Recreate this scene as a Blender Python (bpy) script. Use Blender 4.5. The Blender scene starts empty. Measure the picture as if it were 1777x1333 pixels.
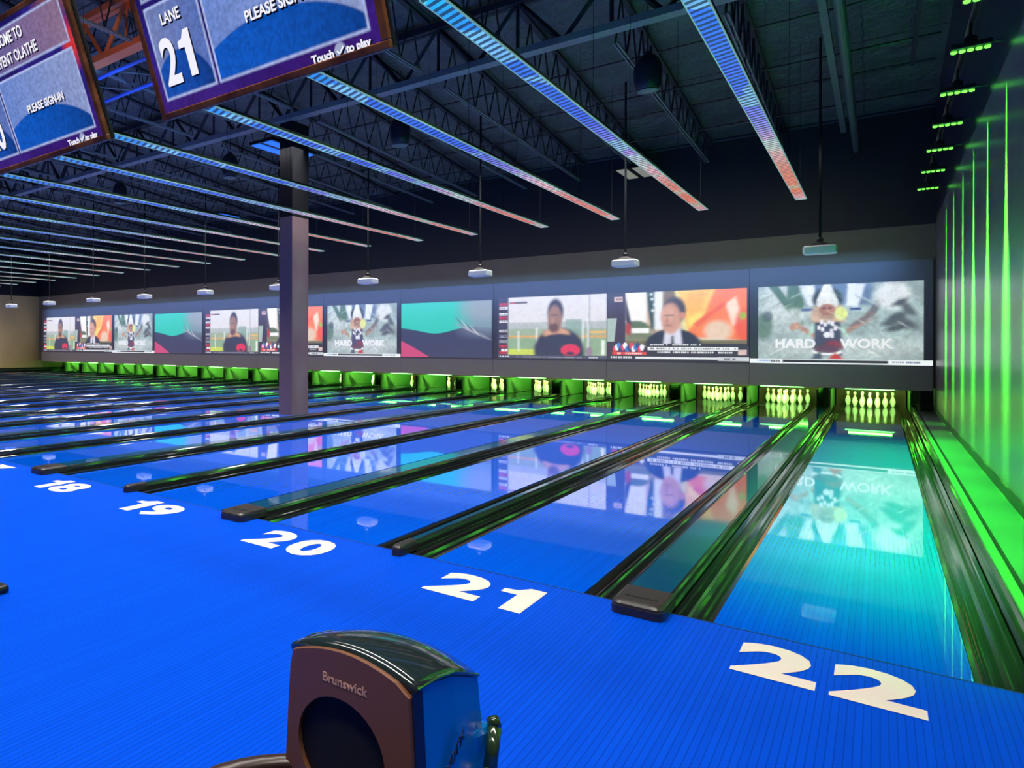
import bpy, bmesh, math, random
import numpy as np
from mathutils import Vector, Matrix
random.seed(7)
C = bpy.context.scene.collection
S = bpy.context.scene

# ------------------------------------------------------------------ camera
CAM = Vector((0.1877, -4.5077, 1.5768)); YAW = 0.699391; ROLL = 0.003038; FPX = 1192.2
F = Vector((-math.sin(YAW), math.cos(YAW), 0)); R = Vector((math.cos(YAW), math.sin(YAW), 0)); U = Vector((0, 0, 1))
R2 = R*math.cos(ROLL) + U*math.sin(ROLL); U2 = -R*math.sin(ROLL) + U*math.cos(ROLL)
cd = bpy.data.cameras.new('camera'); cam = bpy.data.objects.new('camera', cd); C.objects.link(cam)
m = Matrix.Identity(4)
for i in range(3):
    m[i][0] = R2[i]; m[i][1] = U2[i]; m[i][2] = -F[i]; m[i][3] = CAM[i]
cam.matrix_world = m
cd.sensor_width = 36; cd.lens = FPX*36/1777; cd.shift_x = 365.3/1777; cd.shift_y = -68.17/1777
cd.clip_start = .05; cd.clip_end = 200
S.camera = cam

# ------------------------------------------------------------------ world, exposure
S.view_settings.view_transform = 'Standard'; S.view_settings.look = 'None'
S.view_settings.gamma = 1; S.view_settings.use_curve_mapping = False
S.view_settings.exposure = 0.0
w = bpy.data.worlds.new('world'); S.world = w; w.use_nodes = True
w.node_tree.nodes['Background'].inputs[0].default_value = (.45, .62, 1, 1)
w.node_tree.nodes['Background'].inputs[1].default_value = .02

# ------------------------------------------------------------------ layout numbers (metres)
LW = 1.066; G = .2141; WD = .2907; ND = .0912; PAIR = 2*LW + 4*G + WD + ND
XR = 1.0827; YM = 15.75; ZB = .61; ZT = 3.495          # masking wall
XWR = 1.12; XWL = -36.42
PLAT = .15
lane_x = {}
x = 0.0
for L in range(22, 0, -1):
    lane_x[L] = x
    x -= LW + 2*G + (WD if L % 2 == 0 else ND)

# ------------------------------------------------------------------ general lights
def area(name, loc, rot, sx, sy, power, color, spread=180):
    l = bpy.data.lights.new(name, 'AREA'); l.shape = 'RECTANGLE'; l.size = sx; l.size_y = sy
    l.energy = power; l.color = color; l.spread = math.radians(spread)
    o = bpy.data.objects.new(name, l); C.objects.link(o); o.location = loc; o.rotation_euler = rot
    return o
def spot(name, loc, target, power, color, angle, blend=.5, size=.02):
    l = bpy.data.lights.new(name, 'SPOT'); l.energy = power; l.color = color
    l.spot_size = math.radians(angle); l.spot_blend = blend; l.shadow_soft_size = size
    o = bpy.data.objects.new(name, l); C.objects.link(o); o.location = loc
    d = Vector(target) - Vector(loc); o.rotation_euler = d.to_track_quat('-Z', 'Y').to_euler()
    return o
XC = -19.0; XS = 34.6
WHITE = (1, .93, .86)
for y, p, xe_ in ((-4.2, 950, 1.0), (-.6, 840, .6), (3.2, 1150, -1.7), (7.2, 1230, -1.7), (11.0, 1120, -1.7)):
    area('house_light', ((xe_-36.3)/2, y, 6.0), (0, 0, 0), xe_+36.3, .5, p, WHITE, 100)
area('masking_blue_fill', (-17.5, 15.0, 4.0), (math.radians(38), 0, 0), 36, .1, 120, (.16, .42, 1), 75)  # unseen blue area lamp added to tint the top of the masking panels
area('masking_fill', (-17.5, 11.0, 5.2), (math.radians(66), 0, 0), 35, .3, 60, (1, .88, .85), 75)  # unseen fill lamp added to brighten the masking wall
GREEN = (.02, 1, .04)
# row of narrow green beams grazing the right wall, one for each wall fixture
YL = [.6, 2.1, 3.60, 4.94, 6.44, 7.95, 9.45, 11.1, 12.75]
def beam(y, off, power, spread, narrow, tilt, blend):
    l = bpy.data.lights.new('green_beam', 'SPOT'); l.energy = power; l.color = (.08, 1, .03); l.spot_size = math.radians(spread)
    l.spot_blend = blend; l.shadow_soft_size = .004; l.use_nodes = True
    t = l.node_tree; e = t.nodes['Emission']; f = t.nodes.new('ShaderNodeLightFalloff'); f.inputs[0].default_value = 1; f.inputs[1].default_value = 0
    t.links.new(f.outputs['Constant'], e.inputs['Strength'])
    o = bpy.data.objects.new('green_beam', l); C.objects.link(o); o.location = (XWR-off, y, 4.50)
    o.rotation_euler = (0, -math.radians(tilt), 0); o.scale = (1, narrow, 1); return o
for y in YL:
    beam(y, .30, 5200, 38, .19, 23, 1)
    beam(y, .30, 12500, 14, .62, 11, 1)
    beam(y, .30, 4600, 7.6, 2.2, 7.1, .9)
    spot('green_wash', (XWR-.22, y, 4.48), (XWR-.13, y, .15), 1000, GREEN, 15, 1, .02)
area('teal_fill', (.36, 5.6, 5.6), (math.radians(0), 0, 0), .2, 9, 560, (.0, 1, .05), 32)  # unseen area lamp added to turn the end lane and platform green
spot('orange_spot', (-8.6, .4, 5.4), (-10.4, 2.6, 6.9), 90, (1, .55, .25), 70, 1, .05)
spot('blue_spot', (-9.6, 2.2, 5.4), (-11.4, 3.5, 6.6), 160, (.12, .3, 1), 70, 1, .05)
l_ = spot('column_fill', (.8, 7.4, 5.0), (-9.9, 7.36, 2.2), 900, (.25, 1, .72), 26, .6, .05); l_.scale = (.10, 1, 1)  # unseen spot added to tint the column's right face

# ------------------------------------------------------------------ materials
def mat(name, col, rough=.5, metal=0, spec=.5, ior=None, emit=None, estr=0, coat=0):
    M = bpy.data.materials.new(name); M.use_nodes = True
    b = M.node_tree.nodes['Principled BSDF']
    b.inputs['Base Color'].default_value = (*col, 1); b.inputs['Roughness'].default_value = rough
    b.inputs['Metallic'].default_value = metal; b.inputs['Specular IOR Level'].default_value = spec
    if ior: b.inputs['IOR'].default_value = ior
    if emit: b.inputs['Emission Color'].default_value = (*emit, 1); b.inputs['Emission Strength'].default_value = estr
    if coat: b.inputs['Coat Weight'].default_value = coat; b.inputs['Coat Roughness'].default_value = .05
    return M
def nt(M): return M.node_tree, M.node_tree.nodes['Principled BSDF']
def mathn(t, op, a, b=None):
    n = t.nodes.new('ShaderNodeMath'); n.operation = op
    for i, v in enumerate((a, b)):
        if v is None: continue
        if isinstance(v, (int, float)): n.inputs[i].default_value = v
        else: t.links.new(v, n.inputs[i])
    return n.outputs[0]
def ramp(t, fac, stops, interp='LINEAR'):
    n = t.nodes.new('ShaderNodeValToRGB'); n.color_ramp.interpolation = interp
    e = n.color_ramp.elements
    while len(e) < len(stops): e.new(.5)
    for q, (p, c) in zip(e, stops): q.position = p; q.color = (*c, 1)
    t.links.new(fac, n.inputs[0]); return n.outputs[0]
def noise(t, scale, vec=None, detail=3, rough=.5):
    n = t.nodes.new('ShaderNodeTexNoise'); n.inputs['Scale'].default_value = scale
    n.inputs['Detail'].default_value = detail; n.inputs['Roughness'].default_value = rough
    if vec: t.links.new(vec, n.inputs['Vector'])
    return n.outputs['Fac']
def pos(t):
    g = t.nodes.new('ShaderNodeNewGeometry'); s = t.nodes.new('ShaderNodeSeparateXYZ')
    t.links.new(g.outputs['Position'], s.inputs[0]); return g.outputs['Position'], s.outputs
def mixc(t, fac, a, b):
    n = t.nodes.new('ShaderNodeMix'); n.data_type = 'RGBA'
    for k, v in ((0, fac), (6, a), (7, b)):
        if isinstance(v, (int, float)): n.inputs[k].default_value = v
        elif isinstance(v, tuple): n.inputs[k].default_value = (*v, 1)
        else: t.links.new(v, n.inputs[k])
    return n.outputs[2]

def plank_mat(name, base, line, rough, ior, width=LW/39, amount=.5):
    M = mat(name, base, rough, ior=ior); t, b = nt(M); p, xyz = pos(t)
    f = mathn(t, 'FRACT', mathn(t, 'DIVIDE', xyz[0], width))
    edge = mathn(t, 'LESS_THAN', f, .16)
    cell = mathn(t, 'FLOOR', mathn(t, 'DIVIDE', xyz[0], width))
    wn = t.nodes.new('ShaderNodeTexWhiteNoise'); wn.noise_dimensions = '1D'; t.links.new(cell, wn.inputs['W'])
    tone = mixc(t, mathn(t, 'MULTIPLY', wn.outputs[0], .22), base, line)
    t.links.new(mixc(t, mathn(t, 'MULTIPLY', edge, amount), tone, line), b.inputs['Base Color'])
    return M
BLUE = (.0, .085, .80)
M_lane = plank_mat('lane_blue', (0, .13, 1), (0, .065, .62), .025, 2.1, amount=.50)
nt(M_lane)[1].inputs['Coat Weight'].default_value = .6; nt(M_lane)[1].inputs['Coat IOR'].default_value = 1.7; nt(M_lane)[1].inputs['Coat Roughness'].default_value = .02
M_app = plank_mat('approach_blue', (0, .070, .66), (0, .036, .38), .42, 1.35, amount=.75)
nt(M_app)[1].inputs['Specular IOR Level'].default_value = .06
M_lane_end = mat('lane_end_grey', (.035, .035, .055), .09, ior=1.8)
M_under = mat('subfloor', (.01, .01, .012), .8)
M_gut = mat('gutter_charcoal', (.012, .016, .014), .07, ior=2.5)
M_cap = mat('capping_dark', (.006, .075, .17), .05, ior=2.4)
M_trim = mat('capping_edge', (.018, .022, .022), .08, ior=2.4)
M_endcap = mat('capping_end', (.03, .026, .024), .3)
M_black = mat('black_metal', (.006, .007, .009), .45)
M_matte = mat('matte_black', (.010, .013, .018), .9, spec=.1)
M_num = mat('number_cream', (.80, .70, .63), .4)
M_print = mat('print_dark', (.01, .01, .01), .4)
M_maskp = mat('masking_grey', (.24, .21, .225), .55)
M_ledge = mat('masking_lower', (.42, .37, .34), .5)
M_dark = mat('dark_paint', (.012, .017, .026), .85)
M_kick = mat('kickback', (.08, .19, .06), .35)
M_curt = mat('pit_curtain', (.05, .018, .012), .8)
M_pin = mat('pin_white', (.86, .84, .78), .18, ior=1.6)
t, b = nt(M_pin)
tc = t.nodes.new('ShaderNodeTexCoord'); sp = t.nodes.new('ShaderNodeSeparateXYZ'); t.links.new(tc.outputs['Object'], sp.inputs[0])
t.links.new(ramp(t, sp.outputs[2], [(0, (.86, .84, .78)), (.262, (.8, .06, .03)), (.274, (.86, .84, .78)), (.284, (.8, .06, .03)), (.296, (.86, .84, .78))], 'CONSTANT'), b.inputs['Base Color'])
M_gbar = mat('green_tube', (.1, .5, .15), .4, emit=(.16, 1, .22), estr=2.2)
M_glens = mat('green_lens', (.05, .3, .05), .4, emit=(.12, 1, .05), estr=3.2)
M_red = mat('red_lamp', (.4, .05, .03), .4, emit=(1, .12, .06), estr=.5)
M_wood = mat('monitor_frame', (.13, .045, .02), .3)
t, b = nt(M_wood); p, xyz = pos(t)
t.links.new(ramp(t, noise(t, 9, p), [(.35, (.16, .045, .02)), (.62, (.42, .14, .04))]), b.inputs['Base Color'])
M_case = mat('monitor_case', (.01, .01, .012), .4)
M_text = mat('screen_text', (.8, .8, .8), .5, emit=(.93, .90, .88), estr=.85)
M_tshadow = mat('screen_text_shadow', (.01, .01, .03), .6)
M_bluebox = mat('screen_line', (.3, .4, .8), .5, emit=(.45, .55, .95), estr=.8)
M_steel = mat('dark_steel', (.014, .018, .026), .6)
M_pipe = mat('painted_pipe', (.06, .085, .10), .45)
M_orange_lit = mat('orange_lit_steel', (.62, .17, .05), .45)  # orange light on the near girder put into the steel colour
M_blue_lit = mat('blue_lit_steel', (.05, .16, .75), .4)  # blue light on the lattice put into the steel colour
M_chord = mat('chord_grey_lit', (.16, .19, .21), .45)  # paler than the dark steel: lit lower edges put into the colour
M_proj = mat('projector_white', (.62, .68, .72), .35)
M_lensm = mat('projector_lens', (.02, .02, .03), .05, emit=(.8, .9, 1), estr=.6)
M_speak = mat('speaker_shell', (.010, .014, .028), .35)
M_rim = mat('speaker_rim', (.09, .16, .16), .3)
M_baytube = mat('bay_tube', (.05, .2, .6), .5, emit=(.015, .15, .75), estr=1.0)
M_bayoff = mat('bay_tube_dim', (.3, .3, .25), .5, emit=(.5, .5, .38), estr=.35)
M_hfront = mat('hood_brown', (.19, .078, .038), .42)
M_hside = mat('hood_blue', (.0, .21, .62), .25)
M_htop = mat('hood_top', (.014, .026, .026), .08, ior=1.8)
M_hhole = mat('hood_hole', (.002, .002, .003), .7)
M_hedge = mat('hood_edge', (.01, .02, .06), .2)
M_hfin = mat('hood_fin', (.02, .05, .012), .12, ior=1.8)
M_rack = mat('rack_brown', (.04, .022, .016), .3)
M_copper = mat('copper_print', (.75, .42, .28), .35)
M_clamp = mat('green_clip', (.03, .16, .04), .4)

# walls: taupe paint low, near-black paint above (own colours of the paint)
def wall_mat(name, low, high, zc):
    M = mat(name, low, .55); t, b = nt(M); p, xyz = pos(t)
    k = mathn(t, 'GREATER_THAN', xyz[2], zc)
    n = noise(t, 1.3, p)
    lowc = mixc(t, n, tuple(c*.9 for c in low), tuple(min(1, c*1.1) for c in low))
    t.links.new(mixc(t, k, lowc, high), b.inputs['Base Color'])
    return M
M_wallR = wall_mat('wall_right_paint', (.20, .175, .165), (.022, .026, .045), 4.36)
t, b = nt(M_wallR); b.inputs['Roughness'].default_value = .30
M_wallB = wall_mat('wall_back_paint', (.20, .165, .11), (.005, .010, .016), 4.26)
M_wallL = wall_mat('wall_left_paint', (.80, .58, .24), (.005, .010, .016), 4.25)
M_col = wall_mat('column_paint', (.20, .13, .145), (.006, .007, .012), 4.45); nt(M_col)[1].inputs['Roughness'].default_value = .8; nt(M_col)[1].inputs['Specular IOR Level'].default_value = .15
# insulation ceiling with seams and wrinkles
M_ceil = mat('ceiling_insulation', (.10, .11, .12), .55)
t, b = nt(M_ceil); p, xyz = pos(t)
n1 = noise(t, 1.6, p, 7, .72)
f = mathn(t, 'FRACT', mathn(t, 'ADD', mathn(t, 'DIVIDE', xyz[1], 1.5), mathn(t, 'MULTIPLY', noise(t, .8, p), .08)))
seam = mathn(t, 'LESS_THAN', f, .03)
f2 = mathn(t, 'FRACT', mathn(t, 'ADD', mathn(t, 'DIVIDE', xyz[0], 3.1), mathn(t, 'MULTIPLY', noise(t, 1.7, p), .05)))
seam2 = mathn(t, 'LESS_THAN', f2, .006)
cc = ramp(t, n1, [(.3, (.055, .07, .075)), (.7, (.115, .135, .13))])
t.links.new(mixc(t, mathn(t, 'MAXIMUM', seam, seam2), cc, (.012, .014, .018)), b.inputs['Base Color'])
bp = t.nodes.new('ShaderNodeBump'); bp.inputs['Strength'].default_value = 1; bp.inputs['Distance'].default_value = .25
t.links.new(noise(t, 2.2, p, 6, .6), bp.inputs['Height']); t.links.new(bp.outputs[0], b.inputs['Normal'])
# grey kerb platform beside the lanes
M_plat = mat('platform_grey', (.075, .08, .075), .42)
M_base = mat('baseboard_black', (.012, .014, .012), .4)

# ------------------------------------------------------------------ mesh helpers
class MB:
    def __init__(s): s.v = []; s.f = []; s.mi = []
    def add(s, vs, fs, mi=0):
        o = len(s.v); s.v += [tuple(v) for v in vs]; s.f += [tuple(i+o for i in f) for f in fs]; s.mi += [mi]*len(fs)
    def box(s, x0, x1, y0, y1, z0, z1, mi=0):
        s.add([(x0,y0,z0),(x1,y0,z0),(x1,y1,z0),(x0,y1,z0),(x0,y0,z1),(x1,y0,z1),(x1,y1,z1),(x0,y1,z1)],
              [(0,3,2,1),(4,5,6,7),(0,1,5,4),(1,2,6,5),(2,3,7,6),(3,0,4,7)], mi)
    def tube(s, a, b, r, n=8, r2=None, mi=0):
        a = Vector(a); b = Vector(b); d = (b-a).normalized()
        u = d.orthogonal().normalized(); w_ = d.cross(u); r2 = r if r2 is None else r2
        vs = []
        for p_, rr in ((a, r), (b, r2)):
            for i in range(n):
                th = 2*math.pi*(i+.5)/n; vs.append(p_ + u*math.cos(th)*rr + w_*math.sin(th)*rr)
        fs = [(i, (i+1) % n, n+(i+1) % n, n+i) for i in range(n)] + [tuple(range(n-1, -1, -1)), tuple(range(n, 2*n))]
        s.add(vs, fs, mi)
    def bar(s, a, b, r, mi=0): s.tube(a, b, r*1.2, 4, mi=mi)
    def lathe(s, prof, n=20, c=(0, 0, 0), mi=0):
        vs = []; fs = []
        for r_, z in prof:
            for i in range(n):
                th = 2*math.pi*i/n; vs.append((c[0]+r_*math.cos(th), c[1]+r_*math.sin(th), c[2]+z))
        for k in range(len(prof)-1):
            for i in range(n): fs.append((k*n+i, k*n+(i+1) % n, (k+1)*n+(i+1) % n, (k+1)*n+i))
        fs.append(tuple(range(n-1, -1, -1))); fs.append(tuple((len(prof)-1)*n+i for i in range(n)))
        s.add(vs, fs, mi)
    def loft(s, rings, cap=True, mi=0, closed=True):
        n = len(rings[0]); vs = [p for r_ in rings for p in r_]; fs = []
        for k in range(len(rings)-1):
            for i in range(n if closed else n-1):
                fs.append((k*n+i, k*n+(i+1) % n, (k+1)*n+(i+1) % n, (k+1)*n+i))
        if cap and closed: fs.append(tuple(range(n-1, -1, -1))); fs.append(tuple((len(rings)-1)*n+i for i in range(n)))
        s.add(vs, fs, mi)
    def sweepY(s, prof, ys, mi=0, closed=True):   # prof: list of (x, z)
        s.loft([[(px, y, pz) for px, pz in prof] for y in ys], True, mi, closed)
    def mesh(s, name):
        me = bpy.data.meshes.new(name); me.from_pydata(s.v, [], s.f); me.update(); return me
    def build(s, name, mats, parent=None, smooth=False, bevel=0, loc=None):
        me = s.mesh(name)
        for q in (mats if isinstance(mats, (list, tuple)) else [mats]): me.materials.append(q)
        for pl, i in zip(me.polygons, s.mi): pl.material_index = i; pl.use_smooth = smooth
        bmm = bmesh.new(); bmm.from_mesh(me); bmesh.ops.recalc_face_normals(bmm, faces=bmm.faces); bmm.to_mesh(me); bmm.free()
        o = bpy.data.objects.new(name, me); C.objects.link(o)
        if parent: o.parent = parent
        if loc: o.location = loc
        if bevel:
            bv = o.modifiers.new('bevel', 'BEVEL'); bv.width = bevel; bv.segments = 2; bv.limit_method = 'ANGLE'
        return o
def tag(o, label, cat=None, group=None, kind=None):
    if label: o['label'] = label
    if cat: o['category'] = cat
    if group: o['group'] = group
    if kind: o['kind'] = kind
    return o
def thing(name, loc, label, cat, group=None):
    o = bpy.data.objects.new(name, None); C.objects.link(o); o.location = loc; o.empty_display_size = .1
    return tag(o, label, cat, group)
def dup(root, loc, label):
    r_ = root.copy(); C.objects.link(r_); r_.location = loc; r_['label'] = label
    for ch in list(root.children):
        c = ch.copy(); C.objects.link(c); c.parent = r_
        for g in ch.children:
            d = g.copy(); C.objects.link(d); d.parent = c
    return r_
def struct(o): o['kind'] = 'structure'; return o
ORD = ['', 'first', 'second', 'third', 'fourth', 'fifth', 'sixth', 'seventh', 'eighth', 'ninth', 'tenth', 'eleventh', 'twelfth',
       'thirteenth', 'fourteenth', 'fifteenth', 'sixteenth', 'seventeenth', 'eighteenth', 'nineteenth', 'twentieth',
       'twenty-first', 'twenty-second', 'twenty-third', 'twenty-fourth', 'twenty-fifth', 'twenty-sixth', 'twenty-seventh', 'twenty-eighth']
def lanew(L):
    return '%s lane from the right wall' % ORD[23-L]

def text(name, s, size, mt, parent, matrix, ext=.0008, offset=0, align='CENTER', sx=1.0, shear=0, space=1.0):
    cu = bpy.data.curves.new(name, 'FONT'); cu.body = s; cu.size = size; cu.extrude = ext; cu.offset = offset
    cu.align_x = align; cu.space_character = space; cu.shear = shear; cu.resolution_u = 4
    o = bpy.data.objects.new(name, cu); C.objects.link(o)
    dg = bpy.context.evaluated_depsgraph_get(); me = bpy.data.meshes.new_from_object(o.evaluated_get(dg))
    bpy.data.objects.remove(o); me.transform(matrix @ Matrix.Diagonal((sx, 1, 1, 1)))
    me.materials.clear(); me.materials.append(mt)
    q = bpy.data.objects.new(name, me); C.objects.link(q)
    if parent: q.parent = parent
    return q

# ------------------------------------------------------------------ room shell
q = MB(); q.box(XWL-.6, XWR+.4, -9, 0, -.3, 0, 0); q.box(XWL-.6, XWR+.4, 0, 20.5, -.45, -.3, 1)
struct(q.build('floor', [M_app, M_under]))
q = MB(); q.box(XWR, XWR+.3, -9, 20.5, -.3, 8.6); struct(q.build('wall_right', M_wallR))
q = MB(); q.box(XWL-.3, XWL, -9, 20.5, -.3, 8.6); struct(q.build('wall_left', M_wallL))
q = MB(); q.box(XWL, XWR, YM+.06, YM+.26, ZB+.06, 8.6); struct(q.build('wall_back', M_wallB))
q = MB(); q.box(XWL, XWR, 20.2, 20.5, -.3, 2.2); q.box(XWL, XWR, YM+.26, 20.2, 1.3, 1.5); struct(q.build('wall_rear', M_dark))
def roof_z(y): return 7.72 - (y-7)*.095
q = MB(); 
q.add([(XWL-.3, -9, roof_z(-9)), (XWR+.3, -9, roof_z(-9)), (XWR+.3, 17, roof_z(17)), (XWL-.3, 17, roof_z(17)),
       (XWL-.3, -9, roof_z(-9)+.2), (XWR+.3, -9, roof_z(-9)+.2), (XWR+.3, 17, roof_z(17)+.2), (XWL-.3, 17, roof_z(17)+.2)],
      [(0,1,2,3),(7,6,5,4),(0,4,5,1),(1,5,6,2),(2,6,7,3),(3,7,4,0)])
struct(q.build('ceiling', M_ceil))
xe = lane_x[22] + LW/2 + G
q = MB(); q.box(xe+.105, XWR, 0, 18.6, -.3, PLAT); struct(q.build('trim_1', M_plat))
xl = lane_x[1] - LW/2 - G
q = MB(); q.box(XWL, xl-.10, 0, 18.6, -.3, PLAT); struct(q.build('trim_2', M_plat))
q = MB(); q.box(XWR-.015, XWR, -9, 18.5, 0, PLAT+.1); struct(q.build('baseboard_right', M_base))
q = MB(); q.box(XWL, XWL+.015, -9, 18.5, 0, PLAT+.1); struct(q.build('baseboard_left', M_base))
q = MB(); q.box(XWL, XWR-.004, YM+.045, YM+.06, 6.80, 6.84); struct(q.build('trim_3', M_pipe))
# dark line where approach meets the lanes
q = MB(); q.box(XWL, xe, -.012, 0.0, -.01, .0012); struct(q.build('trim_4', mat('foul_line', (.0, .02, .16), .4)))
# dark blocking panel at the end of the kerb platform
q = MB(); q.box(xe+.13, XWR-.02, 16.0, 16.03, PLAT, ZB+.05); struct(q.build('trim_5', M_black))

# ------------------------------------------------------------------ lanes
YP = 18.29; YD = 13.8
def gutter_mb(cx):
    q = MB(); pr = []
    n = 10; hw = G/2-.004
    pr.append((cx-hw, -.008)); pr.append((cx-hw+.022, -.012))
    for i in range(n+1):
        th = math.pi*i/n; pr.append((cx-math.cos(th)*(hw-.03), -.016-.075*math.sin(th)))
    pr.append((cx+hw-.022, -.012)); pr.append((cx+hw, -.008))
    pr += [(cx+hw, -.14), (cx-hw, -.14)]
    q.sweepY(pr, [0.002, 19.3]); return q
lane0 = None
def pin_rack(L, pin0):
    s = .3048; h = s*math.sqrt(3)/2
    P = [('head pin', 0, 0), ('second row left', -.5, 1), ('second row right', .5, 1), ('third row left', -1, 2), ('third row middle', 0, 2), ('third row right', 1, 2),
         ('back row far left', -1.5, 3), ('back row inner left', -.5, 3), ('back row inner right', .5, 3), ('back row far right', 1.5, 3)]
    for nm, a, r_ in P:
        o = pin0.copy(); C.objects.link(o); o.location = (lane_x[L]+a*s, YP+r_*h, 0.0012)
        tag(o, 'white bowling pin, %s, on the %s' % (nm, lanew(L)), 'bowling pin', 'bowling pins standing on the %s' % lanew(L))
prof = [(.0258, 0), (.030, .004), (.036, .02), (.0455, .05), (.055, .085), (.0600, .112), (.0605, .12), (.0585, .145), (.052, .18), (.042, .212), (.031, .235),
        (.0245, .255), (.0232, .27), (.0245, .29), (.0285, .315), (.0318, .338), (.0323, .348), (.030, .362), (.024, .373), (.013, .3795), (.003, .381)]
q = MB(); q.lathe(prof, 16); pin0 = q.build('bowling_pin', M_pin, smooth=True)
for L in range(22, 0, -1):
    if L == 22:
        lane0 = thing('bowling_lane', (0, 0, 0), 'x', 'bowling lane', 'bowling lanes side by side')
        q = MB(); q.box(-LW/2, LW/2, .002, YD, -.14, 0); q.build('lane_surface', M_lane, lane0)
        q = MB(); q.box(-LW/2, LW/2, YD, 19.4, -.14, 0); o = q.build('lane_end', M_lane_end, lane0); o['label'] = 'dark grey lane end before and under the pins'  # lane turns dark grey well before the pins
        for s_ in (-1, 1): gutter_mb(s_*(LW/2+G/2)).build('gutter', M_gut, lane0, smooth=False)
        lane0['label'] = 'blue glossy bowling lane turning green, the first from the right wall'
    else:
        lab = 'blue glossy bowling lane, the %s' % lanew(L)
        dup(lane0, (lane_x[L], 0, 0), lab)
    pin_rack(L, pin0)
bpy.data.objects.remove(pin0)

# dividers between the lanes
def divider(cx, wide, label, zt=.07):
    t_ = thing('lane_divider', (cx, 0, 0), label, 'lane divider', 'raised dividers between the lanes')
    hw = (WD if wide else ND)/2 - .002
    q = MB(); q.sweepY([(-hw, -.14), (hw, -.14), (hw, zt-.03), (hw-.006, zt-.008), (hw-.018, zt), (-hw+.018, zt), (-hw+.006, zt-.008), (-hw, zt-.03)], [.12, 17.2])
    q.build('side_rail', M_trim, t_)
    iw = hw - (.03 if wide else .022)
    q = MB(); q.sweepY([(-iw, zt-.01), (iw, zt-.01), (iw, zt+.004), (-iw, zt+.004)], [.13, 17.1]); q.build('top_cap', M_cap, t_)
    # rounded end block that laps over the approach
    e = -.21 if wide else -.13; z0 = .001; rings = []
    def outline(gx, ey, z):
        pts = []
        rr = min(.05, gx*.8)
        for i in range(7):
            a = math.pi + math.pi/2*i/6; pts.append((-gx+rr+math.cos(a)*rr, ey+rr+math.sin(a)*rr, z))
        for i in range(7):
            a = 1.5*math.pi + math.pi/2*i/6; pts.append((gx-rr+math.cos(a)*rr, ey+rr+math.sin(a)*rr, z))
        pts += [(gx, .125, z), (-gx, .125, z)]; return pts
    for z, k in ((z0, 0), (zt-.022, 0), (zt-.022, .004), (zt-.008, .006), (zt+.004, .016), (zt+.008, .03)):
        rings.append(outline(hw-k*.8, e+k*1.3, z))
    q = MB(); q.loft(rings); eb = q.build('end_block', M_endcap, t_)
    if wide:
        text('printed_mark', 'Brunswick', .042, M_print, eb, Matrix.Translation((0, -.09, zt+.009)), ext=.0005, offset=.001)
    return t_
for L in range(22, 1, -1):
    xm = (lane_x[L]-LW/2-G + lane_x[L-1]+LW/2+G)/2
    a_ = '%s from the right wall' % ORD[23-L]
    if L % 2 == 0: divider(xm, True, 'wide dark blue capped lane divider, %s' % a_)
    else: divider(xm, False, 'narrow dark lane divider with rounded rail, %s' % a_)
def edge_div(cx, lab):
    t_ = thing('edge_divider', (cx, 0, 0), lab, 'lane divider')
    q = MB(); q.sweepY([(-.05, -.14), (.05, -.14), (.05, .12), (.035, .135), (-.03, .135), (-.044, .12), (-.05, .07)], [.002, 17.3]); q.build('side_rail', M_trim, t_)
    q = MB(); q.sweepY([(-.022, .136), (.030, .136), (.026, .146), (-.018, .146)], [.02, 17.2]); q.build('top_cap', M_kick, t_)
edge_div(xe+.052, 'tall dark rail along the outer gutter beside the green lit wall')
edge_div(xl-.052, 'tall dark rail along the outer gutter at the far left wall')

# ------------------------------------------------------------------ pin decks: kickbacks, tubes, curtains
kick0 = None
def kickback(xc, lab, wd=.03):
    q = MB(); q.sweepY([(-wd/2, 0), (wd/2, 0), (wd/2, .60), (-wd/2, .60)], [17.3, 19.45])
    o = q.build('kickback_panel', M_kick, loc=(xc, 0, .002 - .13)); tag(o, lab, 'partition', 'partitions between the pin decks'); return o
for L in range(22, 0, -1):
    xcn = lane_x[L]
    kickback(xcn+LW/2+G+.02, 'green lit partition at the right side of the pins, %s' % lanew(L))
    kickback(xcn-LW/2-G-.02, 'green lit partition at the left side of the pins, %s' % lanew(L))
for L in range(22, 0, -1):
    xcn = lane_x[L]
    if L == 22:
        pl0 = thing('pin_light', (xcn, 17.55, .51), 'x', 'light', 'green tubes over the pin decks')
        q = MB(); q.box(-.49, .49, .012, .05, -.02, .03); q.build('housing', M_black, pl0)
        q = MB(); q.tube((-.47, 0, 0), (.47, 0, 0), .011, 8); q.build('light_tube', M_gbar, pl0)
        for a_, b_ in ((-.70, -.49), (.49, .70)):
            q = MB(); q.box(a_, b_, .02, .04, 0, .02); q.build('bracket', M_black, pl0)
        pl0['label'] = 'green glowing tube over the pins of the %s' % lanew(22)
        cu0 = MB(); cu0.box(-.72, .72, 0, .03, 0, .95); cu0 = cu0.build('pit_curtain', M_curt, loc=(xcn, 19.5, -.13))
        tag(cu0, 'dark red brown curtain behind the pins, %s' % lanew(22), 'curtain', 'curtains behind the pin decks')
    else:
        dup(pl0, (xcn, 17.55, .51), 'green glowing tube over the pins of the %s' % lanew(L))
        o = cu0.copy(); C.objects.link(o); o.location = (xcn, 19.5, -.13); o['label'] = 'dark red brown curtain behind the pins, %s' % lanew(L)
    area('pin_lamp', (xcn, 17.45, .66), (math.radians(62), 0, 0), .9, .05, 50, (.48, 1, .22), 160)
    area('pit_lamp', (xcn, 19.3, .75), (math.radians(-20), 0, 0), .9, .1, 10, (.08, 1, .04), 170)

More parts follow.
